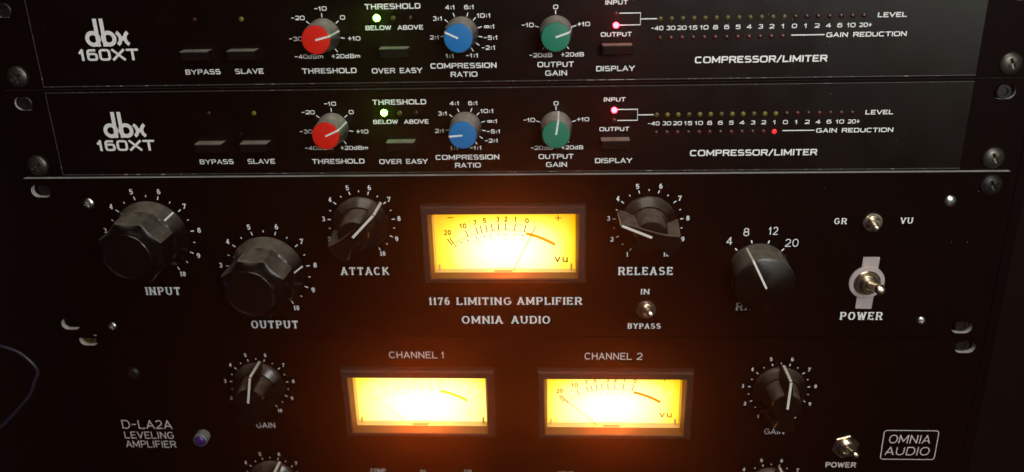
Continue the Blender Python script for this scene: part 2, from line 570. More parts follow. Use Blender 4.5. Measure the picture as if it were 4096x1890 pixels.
def text_into(mb, s, x0, x1, z0, h, style='wide', y=-0.03, weight=1.0, shear=0.0, mi=0):
    """lettering filling x0..x1, baseline z0, cap height h"""
    st = STYLE[style]
    hv, hh = st['wv'] * h * weight, st['wh'] * h * weight
    widths = []
    for ch in s:
        widths.append(glyph(ch, st['n'])[1] * st['wide'] * h + 2 * hv)
    gap = st['gap'] * h * .55
    sg = st['serif'] * h
    total = sum(widths) + gap * (len(s) - 1) + 2 * 0
    if x1 is None:
        k = 1.0
    else:
        k = (x1 - x0) / total
    # stretch the glyph boxes, not the stroke weight
    x = x0
    cnt = 0
    for ch, w in zip(s, widths):
        strokes, gw = glyph(ch, st['n'])
        W = w * k
        ix0 = x + hv
        iw = max(0.02 * h, W - 2 * hv)
        if sg:
            ix0 += .06 * h * (1 if gw > .3 else 0)
            iw -= .12 * h * (1 if gw > .3 else 0)
            if gw <= .3:
                ix0, iw = x + W * .5, 0.0001
        for stv in strokes:
            pts = [(ix0 + px * iw + shear * py * h, z0 + hh + py * (h - 2 * hh)) for px, py in stv]
            cnt += 1
            ribbon(mb, pts, hv, hh, y - 0.004 * (cnt % 7), mi, ext=hh * .95 if len(pts) == 2 else 0)
            if sg and len(stv) >= 2:
                for (q, q2), (pq, _) in (((stv[0], stv[1]), (pts[0], 0)), ((stv[-1], stv[-2]), (pts[-1], 0))):
                    ddx, ddy = abs(q[0] - q2[0]) * gw, abs(q[1] - q2[1])
                    edge = q[1] < .02 or q[1] > .98
                    if edge and ddy > ddx and not (ch == '1' and q[1] > .5):
                        cnt += 1
                        ribbon(mb, [(pq[0] - sg, pq[1]), (pq[0] + sg, pq[1])], hh, hh, y - 0.004 * (cnt % 7) - .03, mi)
                    elif edge and ddx > ddy and ch in 'ETLFZ27':
                        cnt += 1
                        s1 = -1 if q[1] > .5 else 1
                        ribbon(mb, [(pq[0], pq[1] - s1 * hh), (pq[0], pq[1] + s1 * sg * 1.15)], hh * 1.3, hh, y - 0.004 * (cnt % 7) - .03, mi)
        x += W + gap * k
    return x


def lettering(parent, s, x0, x1, z0, h, style='wide', y=-0.03, mat=None, weight=1.0, shear=0.0, name="lettering"):
    mb = MB()
    text_into(mb, s, x0, x1, z0, h, style, y, weight, shear)
    return part(name, mb, mat or M['print'], parent)


def centred(mb, s, cx, cz, h, width, style, y=-0.03, weight=1.0):
    text_into(mb, s, cx - width / 2, cx + width / 2, cz - h / 2, h, style, y, weight)


def polar(c, r, deg):
    a = math.radians(deg)
    return (c[0] + r * math.sin(a), c[1] + r * math.cos(a))


# ------------------------------------------------------------------ shared hardware
def slot_outline(cx, cz, w, h, k=8):
    r = h / 2
    pts = []
    for i in range(k + 1):
        a = math.pi / 2 + math.pi * i / k
        pts.append((cx - w / 2 + r + r * math.cos(a), cz + r * math.sin(a)))
    for i in range(k + 1):
        a = -math.pi / 2 + math.pi * i / k
        pts.append((cx + w / 2 - r + r * math.cos(a), cz + r * math.sin(a)))
    return pts


def rect(x0, x1, z0, z1):
    return [(x0, z0), (x1, z0), (x1, z1), (x0, z1)]


def rrect(x0, x1, z0, z1, r, k=5, shear=0.0):
    pts = []
    for cx, cz, a0 in ((x1 - r, z1 - r, 0), (x0 + r, z1 - r, 90), (x0 + r, z0 + r, 180), (x1 - r, z0 + r, 270)):
        for i in range(k + 1):
            a = math.radians(a0 + 90 * i / k)
            zz = cz + r * math.sin(a)
            pts.append((cx + r * math.cos(a) + shear * (zz - z0), zz))
    return pts


def screw_head(mb, R=5.0, H=2.6, cross=2.7, arm=0.62, depth=1.3, rot=30, slot=False):
    seg, rad = 72, 20
    n = len(mb.v)
    for i in range(rad + 1):
        t = i / rad
        r = R * t
        for k in range(seg):
            a = 2 * math.pi * k / seg
            x, z = r * math.cos(a), r * math.sin(a)
            h = H * math.sqrt(max(0, 1 - (t * .93) ** 2)) if t < 1 else 0.0
            ca, sa = math.cos(math.radians(rot)), math.sin(math.radians(rot))
            u, v = x * ca + z * sa, -x * sa + z * ca
            if slot:
                d = abs(v) < arm * .7
            else:
                d = (abs(u) < arm or abs(v) < arm) and r < cross
            if d:
                h -= depth * (1 if slot else max(.25, 1 - r / cross * .7))
            mb.v.append((x, -h, z))
    for i in range(rad):
        for k in range(seg):
            k2 = (k + 1) % seg
            mb.f.append((n + i * seg + k, n + i * seg + k2, n + (i + 1) * seg + k2, n + (i + 1) * seg + k))
            mb.m.append(0)


def led(parent, x, z, mat, r=1.15, label=None, h=0.5):
    me = mesh_of(("led", mat.name, r), [mat], lambda mb: mb.lathe([(r, 0), (r, h * .4), (r * .8, h * .8), (r * .4, h), (.05, h + .05)], 20), True, 60)
    return link("led", me, parent, (x, -0.01, z), label=label)


def push_button(parent, cx):
    me = mesh_of("push_button", [M['button']], lambda mb: mb.box(-6.75, 6.75, -6.5, 0.2, -2.2, 2.2, bev=.35))
    o = link("push_button", me, parent, (cx, 0, 15.9))
    me2 = mesh_of("button_surround", [M['void']], lambda mb: mb.plate(rect(-7.4, 7.4, -2.9, 2.9), [rect(-6.9, 6.9, -2.4, 2.4)], -.12, .0, 0, 0, 0))
    link("button_surround", me2, o)
    return o


def dbx_knob(parent, cx, cz, ang, capmat, label):
    def body(mb):
        seg = 60
        mb.lathe([(7.7, 0.3), (7.75, 1.2), (7.35, 2.2), (6.75, 13.2), (6.55, 13.9), (6.3, 14.0)], seg,
                 rfun=lambda r, h, a: r * (1 + (.006 * math.cos(30 * a) if 2 < h < 13.5 else 0)))
    o = link("knob", mesh_of("grey_knob_body", [M['dbxknob']], body, True, 30), parent, (cx, 0, cz), ang, label=label)
    link("knob_cap", mesh_of(("cap", capmat.name), [capmat], lambda mb: mb.lathe([(6.45, 13.7), (6.45, 14.6), (6.2, 14.95), (5.6, 15.05)], 60), True, 40), o)

    def ptr(mb):
        mb.box(-.42, .42, -15.16, -15.0, 0.0, 6.3)
        mb.mesh_in([(-.42, -15.1, 6.3), (.42, -15.1, 6.3), (.42, -14.4, 6.62), (-.42, -14.4, 6.62), (.42, -13.2, 6.92), (-.42, -13.2, 6.92), (.42, -2.3, 7.5), (-.42, -2.3, 7.5), (.42, -.9, 7.95), (-.42, -.9, 7.95)],
                   [(0, 1, 2, 3), (3, 2, 4, 5), (5, 4, 6, 7), (7, 6, 8, 9)])
    link("pointer_line", mesh_of("knob_pointer", [M['white']], ptr), o)
    return o


# ------------------------------------------------------------------ compressor (1U, two of them)
LETTER_1U = [
    ("BYPASS", -149.9, -132.7, 6.25, 2.5), ("SLAVE", -125.8, -111.9, 6.25, 2.5),
    ("THRESHOLD", -93.5, -67.4, 5.95, 2.5), ("THRESHOLD", -61.2, -35.3, 35.05, 2.5),
    ("OVER EASY", -60.2, -36.2, 5.6, 2.5), ("COMPRESSION", -32.3, -1.1, 7.5, 2.5), ("RATIO", -23.1, -10.3, 3.45, 2.5),
    ("OUTPUT", 17.8, 34.8, 7.5, 2.5), ("GAIN", 21.4, 31.7, 3.45, 2.5), ("DISPLAY", 45.0, 63.0, 5.2, 2.5),
    ("BELOW", -61.6, -49.5, 25.7, 2.1), ("ABOVE", -46.6, -34.6, 25.65, 2.1),
    ("INPUT", 48.8, 59.1, 35.3, 2.05), ("OUTPUT", 47.0, 61.2, 21.05, 2.05),
    ("COMPRESSOR/LIMITER", 90.4, 150.4, 8.3, 3.1), ("LEVEL", 170.5, 183.4, 27.8, 2.15), ("GAIN REDUCTION", 148.8, 184.5, 19.3, 2.15),
]
LEVELS = ['-40', '30', '20', '15', '10', '8', '6', '5', '4', '3', '2', '1', '0', '1', '2', '4', '6', '10', '20+']


def dbx_logo(mb, y):
    # two leaning stems, round bowls and a flared x
    w = .95
    zb, zt = 20.3, 33.0
    ribbon(mb, [(-189.45, 33.05), (-189.45, 20.1)], w, w, y)
    ribbon(mb, [(-186.35, 33.05), (-186.35, 20.1)], w, w, y)
    for cx in (-191.7, -184.1):
        ribbon(mb, arc(cx, 23.75, 2.75, 2.75, 0, 360, k=36), w, w, y - .01)
    ribbon(mb, arc(-181.6, 23.75, 3.2, 3.2, 62, -62, k=16), .85, .85, y - .02)
    ribbon(mb, arc(-173.0, 23.75, 3.2, 3.2, 118, 242, k=16), .85, .85, y - .028)
    ribbon(mb, [(-178.4, 23.75), (-176.2, 23.75)], 1.0, 1.0, y - .034)


def compressor(z0, label, angles, lit):
    t = thing("compressor", (0, 0, z0), label, "audio compressor", "one unit high black compressors in the rack")
    # face plate with ears and open upper slots
    mb = MB()
    slots = [slot_outline(s * 232.55, zz, 10.2, 6.8) for s in (-1, 1) for zz in (37.6, 6.35)]
    mb.plate(rect(-241.3, 241.3, 0.35, 44.0), slots, 0.7, 3.0, 0, 1, 2)
    part("face_plate", mb, [M['ear'], M['lip'], M['alu']], t)
    # raised smoked overlay between the ears
    mb = MB()
    mb.box(-220.6, 218.0, 0.0, 0.69, 1.45, 42.5, bev=.18)
    part("front_overlay", mb, M['overlay'], t)
    mb = MB()
    mb.box(-220.6, 218.0, 0.02, .5, 42.52, 42.82)
    mb.box(-220.6, 218.0, 0.02, .5, 1.0, 1.43)
    mb.box(-220.95, -220.62, 0.02, .5, 1.0, 42.8)
    part("overlay_trim", mb, M['lip'], t)
    mb = MB()
    mb.box(-216, 216, 3.1, 200, 1.2, 43.2)
    part("chassis", mb, M['void'], t)
    mb = MB()
    dbx_logo(mb, -.05)
    part("logo", mb, M['print'], t)
    lettering(t, "160XT", -200.2, -170.9, 13.45, 5.5, 'wide', weight=1.0)
    for s, x0, x1, zb, h in LETTER_1U:
        lettering(t, s, x0, x1, zb, h)
    # dial scales
    for name, c, ticks in (
        ("threshold", (-81.4, 23.9), [(0, 1), (-50, 1), (50, 1), (100, 1), (144, 1), (-100, 1), (-144, 1)]),
        ("ratio", (-17.0, 23.65), [(-21, 1), (20, 1), (44, 1), (73, 1), (101, 1), (125, 1), (148, 1), (-50, 1), (-98, 1), (-148, 1)]),
        ("gain", (26.4, 23.5), [(0, 1), (-73, 1), (73, 1), (142, 1), (-142, 1)]),
    ):
        mb = MB()
        for a, _ in ticks:
            ribbon(mb, [polar(c, 8.0, a), polar(c, 9.85, a)], .22, .22, -.03)
        part("scale_marks", mb, M['print'], t)
    mb = MB()
    for s, x0, x1, zb in (("-10", -84.7, -78.8, 34.85), ("-20", -96, -89.5, 30.8), ("0", -73, -70.6, 30.7), ("-30", -98, -91.6, 21.3),
                          ("+10", -70.3, -64.3, 21.05), ("-40dBm", -96.3, -82.7, 13.0), ("+20dBm", -78.7, -65.1, 12.95)):
        text_into(mb, s, x0, x1, zb, 2.0, 'wide_light')
    part("scale_numerals", mb, M['print'], t)
    mb = MB()
    for s, x0, x1, zb in (("4:1", -24.1, -19.5, 34.4), ("6:1", -15.3, -10.7, 34.35), ("3:1", -30.1, -25.5, 29.5), ("10:1", -9.6, -3.2, 30.5),
                          ("@:1", -6.5, -1.6, 25.5), ("2:1", -31.9, -27.4, 20.95), ("-5:1", -6.9, -.3, 20.45), ("-2:1", -8, -1.5, 15.9),
                          ("1:1", -24.9, -20.9, 12.4), ("-1:1", -15.5, -9.5, 12.4)):
        text_into(mb, s, x0, x1, zb, 2.0, 'wide_light')
    part("scale_numerals", mb, M['print'], t)
    mb = MB()
    for s, x0, x1, zb in (("0", 25.3, 27.6, 33.8), ("-10", 10.7, 16.4, 25.9), ("+10", 36.2, 42.1, 25.95), ("-20dB", 14.1, 24.8, 12.1), ("+20dB", 28.8, 39.4, 12.2)):
        text_into(mb, s, x0, x1, zb, 2.0, 'wide_light')
    part("scale_numerals", mb, M['print'], t)
    # knobs
    dbx_knob(t, -81.4, 23.8, angles[0], M['red'], "red capped threshold knob")
    dbx_knob(t, -17.0, 23.6, angles[1], M['blue'], "blue capped compression ratio knob")
    dbx_knob(t, 26.4, 23.4, angles[2], M['green'], "green capped output gain knob")
    for cx in (-141.8, -119.5, -48.15, 54.4):
        push_button(t, cx)
    # lamps
    led(t, -141.7, 31.8, M['led_r2'])
    led(t, -119.3, 31.7, M['led_y'])
    led(t, -55.9, 31.2, M['led_green_on'], 1.55, "lit green led over the word BELOW", 1.2)
    led(t, -48.3, 31.0, M['led_y2'])
    led(t, -40.6, 31.0, M['led_r2'])
    for zz, key in ((31.25, 'in'), (26.2, 'out')):
        if lit == key:
            led(t, 53.9, zz, M['led_red_on'], 1.35, "lit red led beside the bracket line", 1.2)
        else:
            led(t, 53.9, zz, M['led_r'])
    for i in range(19):
        led(t, 73.9 + i * 5.04, 28.75, M['led_y' if (i * 7) % 3 and lit == 'in' else 'led_y2'] if i < 12 else M['led_r' if i % 2 and lit == 'in' else 'led_r2'])
    for i in range(12):
        on = (lit == 'in' and i == 11)
        led(t, 73.9 + i * 5.04, 20.1, M['led_red_dim'] if on else M['led_r' if i % 3 else 'led_r2'], label="faintly lit red led at the end of the gain reduction row" if on else None)
    mb = MB()
    for i, s in enumerate(LEVELS):
        cx = 73.9 + i * 5.04
        w = {1: 2.3, 2: 4.2, 3: 5.6}[len(s)]
        if s == '15' or s == '10':
            w = 3.8
        if s == '1':
            w = 1.5
        cx += {'-40': -1.3, '20+': 1.1}.get(s, -.2)
        text_into(mb, s, cx - w / 2, cx + w / 2, 23.6, 1.95, 'wide_light')
    part("level_numerals", mb, M['print'], t)
    mb = MB()
    ribbon(mb, [(55.4, 31.5), (64.9, 31.5), (64.9, 26.2), (55.4, 26.2)], .24, .24, -.03)
    ribbon(mb, [(64.9, 28.8), (72.4, 28.8)], .24, .24, -.036)
    part("bracket_line", mb, M['print'], t)
    mb = MB()
    ribbon(mb, [(133.1, 20.5), (148.0, 20.5)], .24, .24, -.03)
    part("leader_line", mb, M['print'], t)
    # rubbed paint chips on the lower lip
    mb = MB()
    rnd = random.Random(int(z0) + 5)
    chips = [(41, 44), (46.5, 49.3), (51, 58), (59.5, 63.2)] if z0 > 20 else [(70, 72.5)]
    for a, b in chips + [(x, x + rnd.uniform(.6, 2.0)) for x in (-189, -183, -170, -109, -90, 23, 88, 186)]:
        ribbon(mb, [(a, 1.2), (b, 1.22 + rnd.uniform(-.05, .05))], .1, .13, -.0)
    part("paint_chips", mb, M['dust'], t, kind="stuff")
    dust(t, -218, 216, 2, 42, 60, -.03, int(z0) + 1)
    return t


def dust(t, x0, x1, z0, z1, n, y, seed):
    rnd = random.Random(seed)
    mb = MB()
    for _ in range(n):
        x, z, r = rnd.uniform(x0, x1), rnd.uniform(z0, z1), rnd.uniform(.05, .17)
        k = rnd.randint(3, 5)
        mb.face([(x + r * math.cos(a * 6.28 / k + r * 9) * rnd.uniform(.6, 1.3), y, z + r * math.sin(a * 6.28 / k + r * 9)) for a in range(k)])
    part("dust", mb, M['dust'], t, kind="stuff")


compressor(44.45, "top black compressor whose red output light is lit and blue knob points up left", (76, -64.6, 71), 'out')
compressor(0.0, "second black compressor from the top with its red input light lit, above the thick amplifier", (66, -94.5, 9), 'in')


# ------------------------------------------------------------------ knobs of the two amplifiers
def fluted_knob(parent, cx, cz, ang, label):
    def lobe(r, h, a):
        if h < 10.3:
            return r
        p = (a * 8 / (2 * math.pi) + .45) % 1.0
        k = 1.0 if h < 24.4 else max(0.0, (r - 12.8) / 3.6)
        return r * (1 - .115 * k * math.sin(math.pi * p) ** .95)
    o = link("knob", mesh_of("fluted_knob", [M['bakelite2']], lambda mb: mb.lathe(
        [(18.6, .4), (19.0, 1.2), (18.9, 2.2), (18.5, 3.0), (16.6, 9.6), (16.5, 10.1), (17.3, 10.7), (17.1, 23.0), (16.8, 23.8), (16.2, 24.3), (14.2, 24.7), (12.7, 25.0)],
        160, rfun=lobe, cap=False), True, 28), parent, (cx, 0, cz), 0, label=label)
    link("knob_cap", mesh_of("fluted_knob_cap", [M['bakecap']], lambda mb: mb.lathe([(12.9, 24.8), (12.1, 28.4), (11.8, 29.1), (11.4, 29.4), (10.9, 29.2), (10.6, 28.7)], 72), True, 30), o)

    def ptr(mb):
        for s in (0,):
            mb.mesh_in([(-.45, -9.5, 16.72), (.45, -9.5, 16.72), (.45, -3.1, 18.58), (-.45, -3.1, 18.58), (.45, -2.1, 19.1), (-.45, -2.1, 19.1)], [(0, 1, 2, 3), (3, 2, 4, 5)])
    link("pointer_line", mesh_of("fluted_knob_pointer", [M['white']], ptr), o, rot=ang)
    return o


def pointer_knob(parent, cx, cz, ang, label, top=20.5):
    """skirted bar knob: round skirt, domed hub, bar with a narrow nose and a wide tail"""
    def body(mb):
        mb.lathe([(13.9, .4), (14.1, 1.2), (13.9, 2.4), (13.1, 3.2), (10.2, 5.4)], 64)
        mb.lathe([(9.6, 4.2), (8.7, 9), (7.9, top - 2.4), (7.4, top - 1.5), (6.2, top - 1.2), (0.5, top - 1.1)], 56)
        right = [(1.15, 16.2), (1.9, 12.5), (2.5, 8), (3.2, 3), (3.9, -2), (5.0, -6.5), (6.6, -10.0), (7.6, -12.2)]
        tail = [polar((0, 0), 14.4, a) for a in (158, 169, 180, 191, 202)]
        left = [(-x, z) for x, z in reversed(right)]
        # drafted sides: wider at the skirt than along the top
        lo = right + tail + left
        hi = [(x * .80, z * (.985)) for x, z in lo]
        k = len(lo)
        rings = [[(x * 1.05, -2.4, z) for x, z in lo], [(x, -top + 1.2, z) for x, z in hi], [(x * .88, -top, z * .985) for x, z in hi]]
        n = len(mb.v)
        for r in rings:
            mb.v += r
        for i in range(2):
            for a in range(k):
                b = (a + 1) % k
                mb.f.append((n + i * k + a, n + i * k + b, n + (i + 1) * k + b, n + (i + 1) * k + a))
                mb.m.append(0)
        for q in tessellate_polygon([[Vector((p[0], p[2], 0)) for p in rings[-1]]]):
            mb.f.append(tuple(n + 2 * k + j for j in q))
            mb.m.append(0)
    o = link("knob", mesh_of(("pointer_knob", top), [M['bakelite']], body, True, 32), parent, (cx, 0, cz), ang, label=label)

    def ptr(mb):
        w = .62
        P = [(-3.0, 16.42), (-top + 1.3, 16.08), (-top - .12, 15.55), (-top - .12, 0.0)]
        for s in (1,):
            L = [(-w, y, z) for y, z in P]
            R = [(w, y, z) for y, z in P]
            mb.mesh_in(L + R, [(i, i + 1, 5 + i, 4 + i) for i in range(3)])
    link("pointer_line", mesh_of(("pointer_knob_line", top), [M['cream']], ptr), o)
    return o


def ratio_knob(parent, cx, cz, ang, label):
    o = link("knob", mesh_of("drum_knob", [M['bakelite2']], lambda mb: mb.lathe(
        [(15.2, .4), (15.3, 1.2), (15.0, 2.0), (14.7, 16.6), (14.3, 17.5), (13.2, 18.0), (1.0, 21.0)], 90), True, 28), parent, (cx, 0, cz), 0, label=label)

    def ptr(mb):
        w = .5
        P = [(-2.2, 15.12), (-16.6, 14.82), (-17.6, 14.4), (-18.15, 13.2), (-21.1, 0.6), (-21.12, 0)]
        L = [(-w, y, z) for y, z in P]
        R = [(w, y, z) for y, z in P]
        mb.mesh_in(L + R, [(i, i + 1, 7 + i, 6 + i) for i in range(5)])
    link("pointer_line", mesh_of("drum_knob_line", [M['cream']], ptr), o, rot=ang)
    return o


def dial_scale(parent, c, r0, r1, rl, lh, style='slab', mat=None, nums=range(1, 11), weight=1.3):
    """ten numbered marks with a short mark between each pair"""
    mb = MB()
    for i in range(19):
        a = -150.3 + 16.7 * i
        if i % 2 == 0:
            ribbon(mb, [polar(c, r0, a), polar(c, r1, a)], .26, .26, -.03)
        else:
            ribbon(mb, [polar(c, (r0 + r1) / 2 - .2, a), polar(c, r1 - .1, a)], .24, .24, -.03)
    part("scale_marks", mb, mat or M['print'], parent)
    mb = MB()
    for k in nums:
        a = -150.3 + 33.4 * (k - 1)
        p = polar(c, rl, a)
        centred(mb, str(k), p[0], p[1], lh, lh * (1.15 if k == 10 else .78 if k > 1 else .5), style, weight=weight)
    part("scale_numerals", mb, mat or M['print'], parent)


def toggle(parent, cx, cz, nut_r, tip, lever_r=(1.0, 1.75), washer=None, hexnut=False, label=None, wz=0):
    def base(mb):
        if hexnut:
            out = [polar((0, 0), nut_r, 60 * i + 12) for i in range(6)]
            mb.prism(out, -2.6, 0, bev=.5)
        else:
            mb.lathe([(nut_r, 0), (nut_r, 1.5), (nut_r * .93, 2.0), (nut_r * .72, 2.1), (nut_r * .70, 1.7), (nut_r * .62, 1.7)], 40)
        R = nut_r * .58
        prof = [(R, 1.6)]
        h = 2.2
        while h < 5.0:
            prof += [(R, h), (R * .93, h + .22)]
            h += .45
        prof += [(R * .9, h), (R * .6, h + .05), (R * .5, h - 1.0)]
        mb.lathe(prof, 32)
    mb = MB()
    base(mb)
    o = part("toggle_switch", mb, M['nickel'], parent, (cx, 0, cz), smooth=True, angle=35, label=label)
    if washer:
        w = MB()
        w.lathe([(washer, 0), (washer, .7), (washer * .96, 1.0), (nut_r * .9, 1.05)], 48)
        part("washer", w, M['plate'], o, smooth=True, angle=30)
    # bat lever along the line from the bushing to its tip
    d = Vector((tip[0], -tip[2] + 3.5, tip[1]))
    L = d.length
    lv = MB()
    a, b = lever_r
    lv.lathe([(a, 0), (a * 1.05, L * .3), (b * .93, L * .82), (b, L * .92), (b * .86, L * .975), (b * .45, L), (.05, L + .03)], 24)
    rotm = Vector((0, -1, 0)).rotation_difference(d.normalized()).to_matrix()
    lv.v = [tuple(rotm @ Vector(p)) for p in lv.v]
    part("lever", lv, M['nickel'], o, (0, -3.5, 0), smooth=True, angle=50)
    return o


# ------------------------------------------------------------------ vu meters
def vu_meter(parent, cx, cz, gain, bx, needle, ink, label):
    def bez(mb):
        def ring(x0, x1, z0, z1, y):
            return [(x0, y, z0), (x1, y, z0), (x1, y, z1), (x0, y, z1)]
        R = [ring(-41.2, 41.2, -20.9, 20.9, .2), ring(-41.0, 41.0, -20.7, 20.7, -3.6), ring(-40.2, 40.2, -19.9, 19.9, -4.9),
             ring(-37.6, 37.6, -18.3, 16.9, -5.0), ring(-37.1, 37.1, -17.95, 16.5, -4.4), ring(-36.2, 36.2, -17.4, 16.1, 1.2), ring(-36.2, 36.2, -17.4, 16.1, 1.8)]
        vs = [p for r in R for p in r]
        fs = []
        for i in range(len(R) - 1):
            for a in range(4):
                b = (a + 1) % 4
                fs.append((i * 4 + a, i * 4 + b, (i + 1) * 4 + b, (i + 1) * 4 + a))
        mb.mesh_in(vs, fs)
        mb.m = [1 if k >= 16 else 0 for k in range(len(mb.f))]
    o = link("vu_meter", mesh_of("meter_bezel", [M['bezel'], M['bezel_glow']], bez), parent, (cx, 0, cz), label=label)

    def hous(mb):
        x0, x1, z0, z1 = -36.15, 36.15, -17.35, 16.05
        mb.mesh_in([(x0, 1.85, z0), (x1, 1.85, z0), (x1, 1.85, z1), (x0, 1.85, z1), (x0 + .3, 6.4, z0 + .1), (x1 - .3, 6.4, z0 + .1), (x1 - .3, 6.4, z1 + 1), (x0 + .3, 6.4, z1 + 1)],
                   [(0, 1, 5, 4), (1, 2, 6, 5), (2, 3, 7, 6), (3, 0, 4, 7)])
        mb.box(-34.6, -33.6, 4.6, 6.1, z0 + .15, z0 + 2.8)
        mb.box(33.4, 34.4, 4.6, 6.1, z0 + .15, z0 + 3.2)
        mb.box(-5.5, 3.5, 3.0, 5.4, z0 + .12, z0 + .8)
    link("meter_housing", mesh_of("meter_housing", [M['housing']], hous), o)
    cm = card_mat("backlit_scale_card", gain, bx)
    mb = MB()
    mb.face([(-35.8, 6.3, -17.3), (35.8, 6.3, -17.3), (35.8, 6.3, 17.0), (-35.8, 6.3, 17.0)])
    part("scale_card", mb, cm, o)
    # printed scale: coordinates relative to the meter centre, drawn on the card
    Y = 6.2

    def marks(mb):
        C = (-.3, -44.7)
        R = 48.9
        ang = lambda x, z: math.degrees(math.atan2(x - C[0], z - C[1]))
        a0, a1 = -33.5, 13.0
        ribbon(mb, [polar(C, R, a0 + (a1 - a0) * i / 30) for i in range(31)], .13, .13, Y)
        for a, ln in ((-32.0, 3.7), (-33.4, 3.9), (-22.0, 3.6), (-15.9, 3.6), (-13.2, 3.7), (-10.1, 3.6), (-6.9, 3.7), (-3.1, 3.8), (1.1, 3.8), (6.4, 3.8), (12.2, 3.9)):
            ribbon(mb, [polar(C, R, a), polar(C, R + ln, a)], .26, .26, Y - .02)
        for s, x, z, w in (("20", -29.2, 2.9, 3.6), ("10", -21.0, 6.5, 3.4), ("7", -14.9, 8.2, 1.5), ("5", -10.0, 9.3, 1.7), ("3", -3.3, 10.0, 1.7),
                           ("2", .85, 10.1, 1.7), ("1", 5.7, 9.9, .8), ("0", 11.5, 9.1, 1.8)):
            centred(mb, s, x, z, 2.8, w, 'thin', y=Y - .02, weight=2.5)
        for s, x, z, w, hh in (("v", 26.8, -12.0, 3.0, 3.3), ("u", 30.7, -12.0, 3.0, 3.3)):
            centred(mb, s, x, z, hh, w, 'thin', y=Y - .02, weight=2.9)
        ribbon(mb, [(-29.0, 11.0), (-25.6, 11.0)], .22, .22, Y)
        ribbon(mb, [(25.6, 10.6), (28.8, 10.6)], .22, .22, Y)
        ribbon(mb, [(27.2, 12.2), (27.2, 9.0)], .22, .22, Y - .02)
        for x, z in ((-25.2, -4.3), (-22.1, -2.7), (-18.8, -1.4), (-14.3, 0), (-10.5, .75), (-7.0, 1.25), (-3.0, 1.55), (.6, 1.6), (5.0, 1.5), (9.2, 1.1)):
            mb.face([(x + .46 * math.cos(k * .7854), Y, z + .46 * math.sin(k * .7854)) for k in range(8)])
    link("scale_marks", mesh_of(("meter_scale_marks", ink), [INK[ink]], marks), o)

    def faint(mb):
        for s, x, z, w in (("0", -23.3, -5.8, .9), ("20", -20.2, -4.6, 2.0), ("40", -13.1, -2.2, 2.0), ("60", -6.2, -.9, 2.0), ("80", .8, -.5, 2.0), ("100", 9.0, -1.0, 3.0),
                           ("1", 17.2, 7.4, .8), ("2", 24.6, 4.9, 1.8), ("3", 30.1, 1.7, 1.8)):
            centred(mb, s, x, z, 1.3 if x < 12 else 2.6, w, 'thin', y=Y - .02, weight=1.4)
        C = (-.3, -44.7)
        for a in (19.0, 25.2, 32.6):
            ribbon(mb, [polar(C, 48.9, a), polar(C, 52.6, a)], .14, .14, Y)
    link("scale_faint_marks", mesh_of(("meter_scale_faint", ink), [FAINT[ink]], faint), o)
    link("overload_arc", mesh_of(("meter_red_arc", ink), [ARC[ink]], lambda mb: ribbon(mb, [polar((-.3, -44.7), 48.3, 13.4 + 19.0 * i / 16) for i in range(17)], .78, .78, Y - .05)), o)
    mb = MB()
    (ax, az), (bx2, bz) = needle
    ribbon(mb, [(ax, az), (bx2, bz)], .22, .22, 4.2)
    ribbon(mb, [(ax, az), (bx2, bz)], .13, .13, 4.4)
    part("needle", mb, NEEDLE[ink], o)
    mb = MB()
    mb.face([(-36.1, 2.3, -17.3), (36.1, 2.3, -17.3), (36.1, 2.3, 16.0), (-36.1, 2.3, 16.0)])
    part("meter_window", mb, M['window'], o)
    return o


# ------------------------------------------------------------------ limiting amplifier (2U)
amp = thing("limiting_amplifier", (0, -1, -88.9), "two unit high black limiting amplifier with one glowing meter and four big knobs", "audio amplifier")
Z = 88.9      # local z of the unit's top
mb = MB()
win = rect(-37.5, 37.5, Z - 35.6 - 18.4, Z - 35.6 + 17)
holes = [win] + [slot_outline(x, Z + zz, 10.4, 6.6) for x, zz in ((-233.4, -6.9), (233.0, -6.6), (-234.0, -82.0), (232.0, -83.0))]
mb.plate(rect(-241.3, 241.3, .45, 88.6), holes, 0.0, 3.0, 0, 1, 1)
part("face_plate", mb, [M['panel'], M['alu']], amp)
mb = MB()
mb.box(-216, 216, 12, 220, 2, 87)
part("chassis", mb, M['void'], amp)
vu_meter(amp, 0, Z - 35.5, 1.0, 1.0, ((15.9, 6.9), (4.2, -17.4)), 0, "glowing yellow meter with its needle near zero")
for s, x0, x1, zt, h, st in (
        ("INPUT", -189.4, -170.5, -64.75, 4.55, 'slab'), ("OUTPUT", -135.8, -110.0, -84.3, 4.6, 'slab'), ("ATTACK", -84.8, -59.2, -53.4, 4.4, 'slab'),
        ("RELEASE", 57.2, 85.2, -53.6, 4.4, 'slab'), ("1176", -40.1, -28.8, -70.45, 4.3, 'slab'), ("LIMITING", -25.8, 3.3, -70.4, 4.3, 'slab'),
        ("AMPLIFIER", 5.7, 39.5, -70.3, 4.3, 'slab'), ("OMNIA", -23.5, -1.6, -81.25, 4.4, 'slab'), ("AUDIO", 2.4, 23.1, -81.2, 4.4, 'slab'),
        ("IN", 69.0, 73.8, -64.4, 3.05, 'slab'), ("BYPASS", 62.8, 80.2, -84.05, 3.05, 'slab'), ("GR", 161.7, 168.1, -26.5, 3.15, 'slab'),
        ("VU", 193.3, 199.7, -26.4, 3.15, 'slab'), ("POWER", 170.2, 191.9, -78.75, 4.45, 'slab'), ("RATIO", 117.4, 136.6, -73.4, 4.3, 'slab')):
    lettering(amp, s, x0, x1, Z + zt, h, st, weight=1.22)
dial_scale(amp, (-179.9, Z - 31.2), 20.1, 22.0, 24.7, 2.7)
dial_scale(amp, (-122.3, Z - 50.6), 20.2, 22.1, 24.9, 2.7)
dial_scale(amp, (-71.5, Z - 24.7), 15.5, 17.2, 19.3, 2.5)
